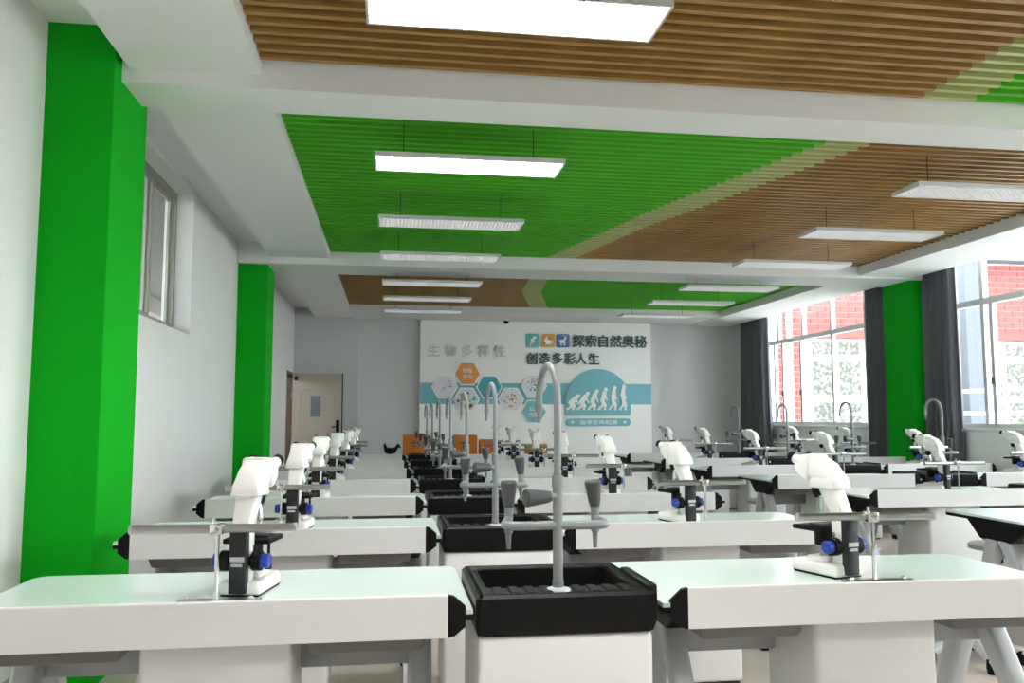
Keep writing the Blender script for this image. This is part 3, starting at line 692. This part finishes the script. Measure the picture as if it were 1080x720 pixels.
pill = [(.545+.07*math.cos(a), .07*math.sin(a)) for a in [-PI/2+PI*i/8 for i in range(9)]]+[(-.545+.07*math.cos(a), .07*math.sin(a)) for a in [PI/2+PI*i/8 for i in range(9)]]
obj('plate', flat(B(), pill, -.025, -.001), 'teal', r, False)
text_obj('追寻生命起源', 0, 0, .082, -.0255, 'board', r, .01, .72)
for s in (-1, 1): q = B(); blob(q, s*.50, 0, .028, .028, y0=-.03, y1=-.024); obj('dot', q, 'board', r, False)
tag(r, 'narrow teal pill-shaped sign with white characters under the dome', 'sign')
# ceiling camera
r = empty('dome_camera', (2.07, 15.05, sz(2.87)))
q = tube(B(), [(0, 0, 0), (0, 0, -.03)], [.06, .055], 18); obj('mount', q, 'white', r)
q = tube(B(), [(0, 0, -.03)]+[(0, 0, -.03-.055*math.sin(a)) for a in (.3, .7, 1.1, 1.5)], [.052]+[.052*math.cos(a) for a in (.3, .7, 1.1, 1.5)], 16); obj('dome', q, 'black', r)
tag(r, 'small black dome camera on the ceiling above the white board', 'camera')

# ------------------------------------------------------------------ outside, window side
struct('ground', box(B(), -60, 80, -40, 90, -.6, -.15), 'ground')
r = empty('exterior_wing_building', (0, 26, 0)); tag(r, 'white and red brick school wing seen through the windows', 'building')
q = B(); box(q, 7.5, 40, .25, 8, -.2, 12); obj('wall', q, 'extwhite', r, False)
for x0, x1, z0, z1 in [(11.9, 13.55, -.1, 6.6), (13.55, 16.6, 4.2, 6.6), (19.9, 24, 4.15, 6.6)]:
    obj('brick_backing', box(B(), x0, x1, .18, .26, z0, z1), 'mortar', r, False)
bme = {}
def brick_mesh(w):
    k = round(w, 3)
    if k not in bme:
        q = box(B(), -w/2, w/2, -.03, .03, -.085, .085); o = obj('brick', q, 'brick', None, False); bme[k] = o.data; bpy.data.objects.remove(o)
    return bme[k]
for x0, x1, z0, z1 in [(11.9, 13.55, 1.0, 6.6), (13.55, 16.6, 4.2, 6.6), (19.9, 22.4, 4.15, 6.6)]:
    nr = int((z1-z0)/.2); 
    for i in range(nr):
        z = z0+.1+i*.2; x = x0-(.275 if i % 2 else 0)
        while x < x1-.05:
            a, b = max(x, x0), min(x+.53, x1)
            if b-a > .08: share('brick', brick_mesh(b-a), r, ((a+b)/2, .16, z))
            x += .55
for x in (12.35, 12.95): obj('pilaster', box(B(), x, x+.16, .02, .2, -.1, 6.6), 'extwhite', r, False)
for x0, x1 in ((13.75, 16.6), (19.9, 24)):
    obj('lintel_band', box(B(), x0-.2, x1+.1, .0, .25, 3.92, 4.18), 'brick', r, False)
    nx = int((x1-x0)/.95)
    for i in range(nx):
        xa = x0+i*.95
        for z0, z1 in ((-.1, .9), (.98, 1.85), (1.95, 3.2), (3.3, 3.85)):
            w = obj('window_frame', box(B(), xa, xa+.90, .1, .2, z0, z1), 'extwhite', r, False)
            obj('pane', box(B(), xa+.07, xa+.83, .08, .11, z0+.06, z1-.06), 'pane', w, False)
obj('roof_edge', box(B(), 7.5, 40, -.4, .3, 6.62, 6.9), 'extgrey', r, False)
# covered walkway posts and rails beyond the near window
for y, lab in ((11.4, 'tall pale grey square post outside the near side window'), (7.2, 'tall pale grey square post outside, nearer the viewer')):
    q = B(); box(q, -.17, .17, -.24, .24, -.15, 5.2, .01, 1); r = empty('walkway_post', (8.5, y, 0)); obj('shaft', q, 'extgrey', r); obj('footing', box(B(), -.24, .24, -.3, .3, -.2, .05), 'extgrey', r, False)
    tag(r, lab, 'post', 'posts outside the windows')
r = empty('guard_rail', (8.2, 9.5, 0))
for z in (1.34, 1.66): obj('rail', tube(B(), [(0, -6, z), (0, 5, z)], .028, 8), 'extwhite', r)
for k in range(9): obj('post', tube(B(), [(0, -6+k*1.35, -.2), (0, -6+k*1.35, 1.66)], .02, 8), 'extwhite', r)
tag(r, 'white two-bar guard rail outside the side windows', 'rail')
# ------------------------------------------------------------------ outside, corridor side
struct('ceiling_corridor', box(B(), XW-2.6, XW-.24, YF, 22, 3.40, 3.6), 'corridor')
struct('floor_corridor', box(B(), XW-2.6, XW-.24, YF, 22, -.15, -.01), 'corridor')
struct('wall_corridor_light_block', box(box(B(), XW-2.6, XW-2.45, YF, 22, -.1, 2.35), XW-2.6, XW-2.45, YF, 22, 3.12, 3.4), 'corridor')  # unseen parapet below the lintel raised high to cut daylight in the corridor
r = empty('neighbour_building', (-9, 27, 0))
obj('wall', box(B(), -6, 0, -7, 9, -.2, 6.2), 'rust', r, False)
for k in range(5): 
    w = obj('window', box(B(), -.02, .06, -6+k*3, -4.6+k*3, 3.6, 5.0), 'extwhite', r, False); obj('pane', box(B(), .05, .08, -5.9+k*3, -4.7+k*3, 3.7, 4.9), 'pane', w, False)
obj('roof', box(B(), -6.3, .3, -7.3, 9.3, 6.2, 6.5), 'extgrey', r, False)
tag(r, 'red-brown building glimpsed through the high window on the left', 'building')
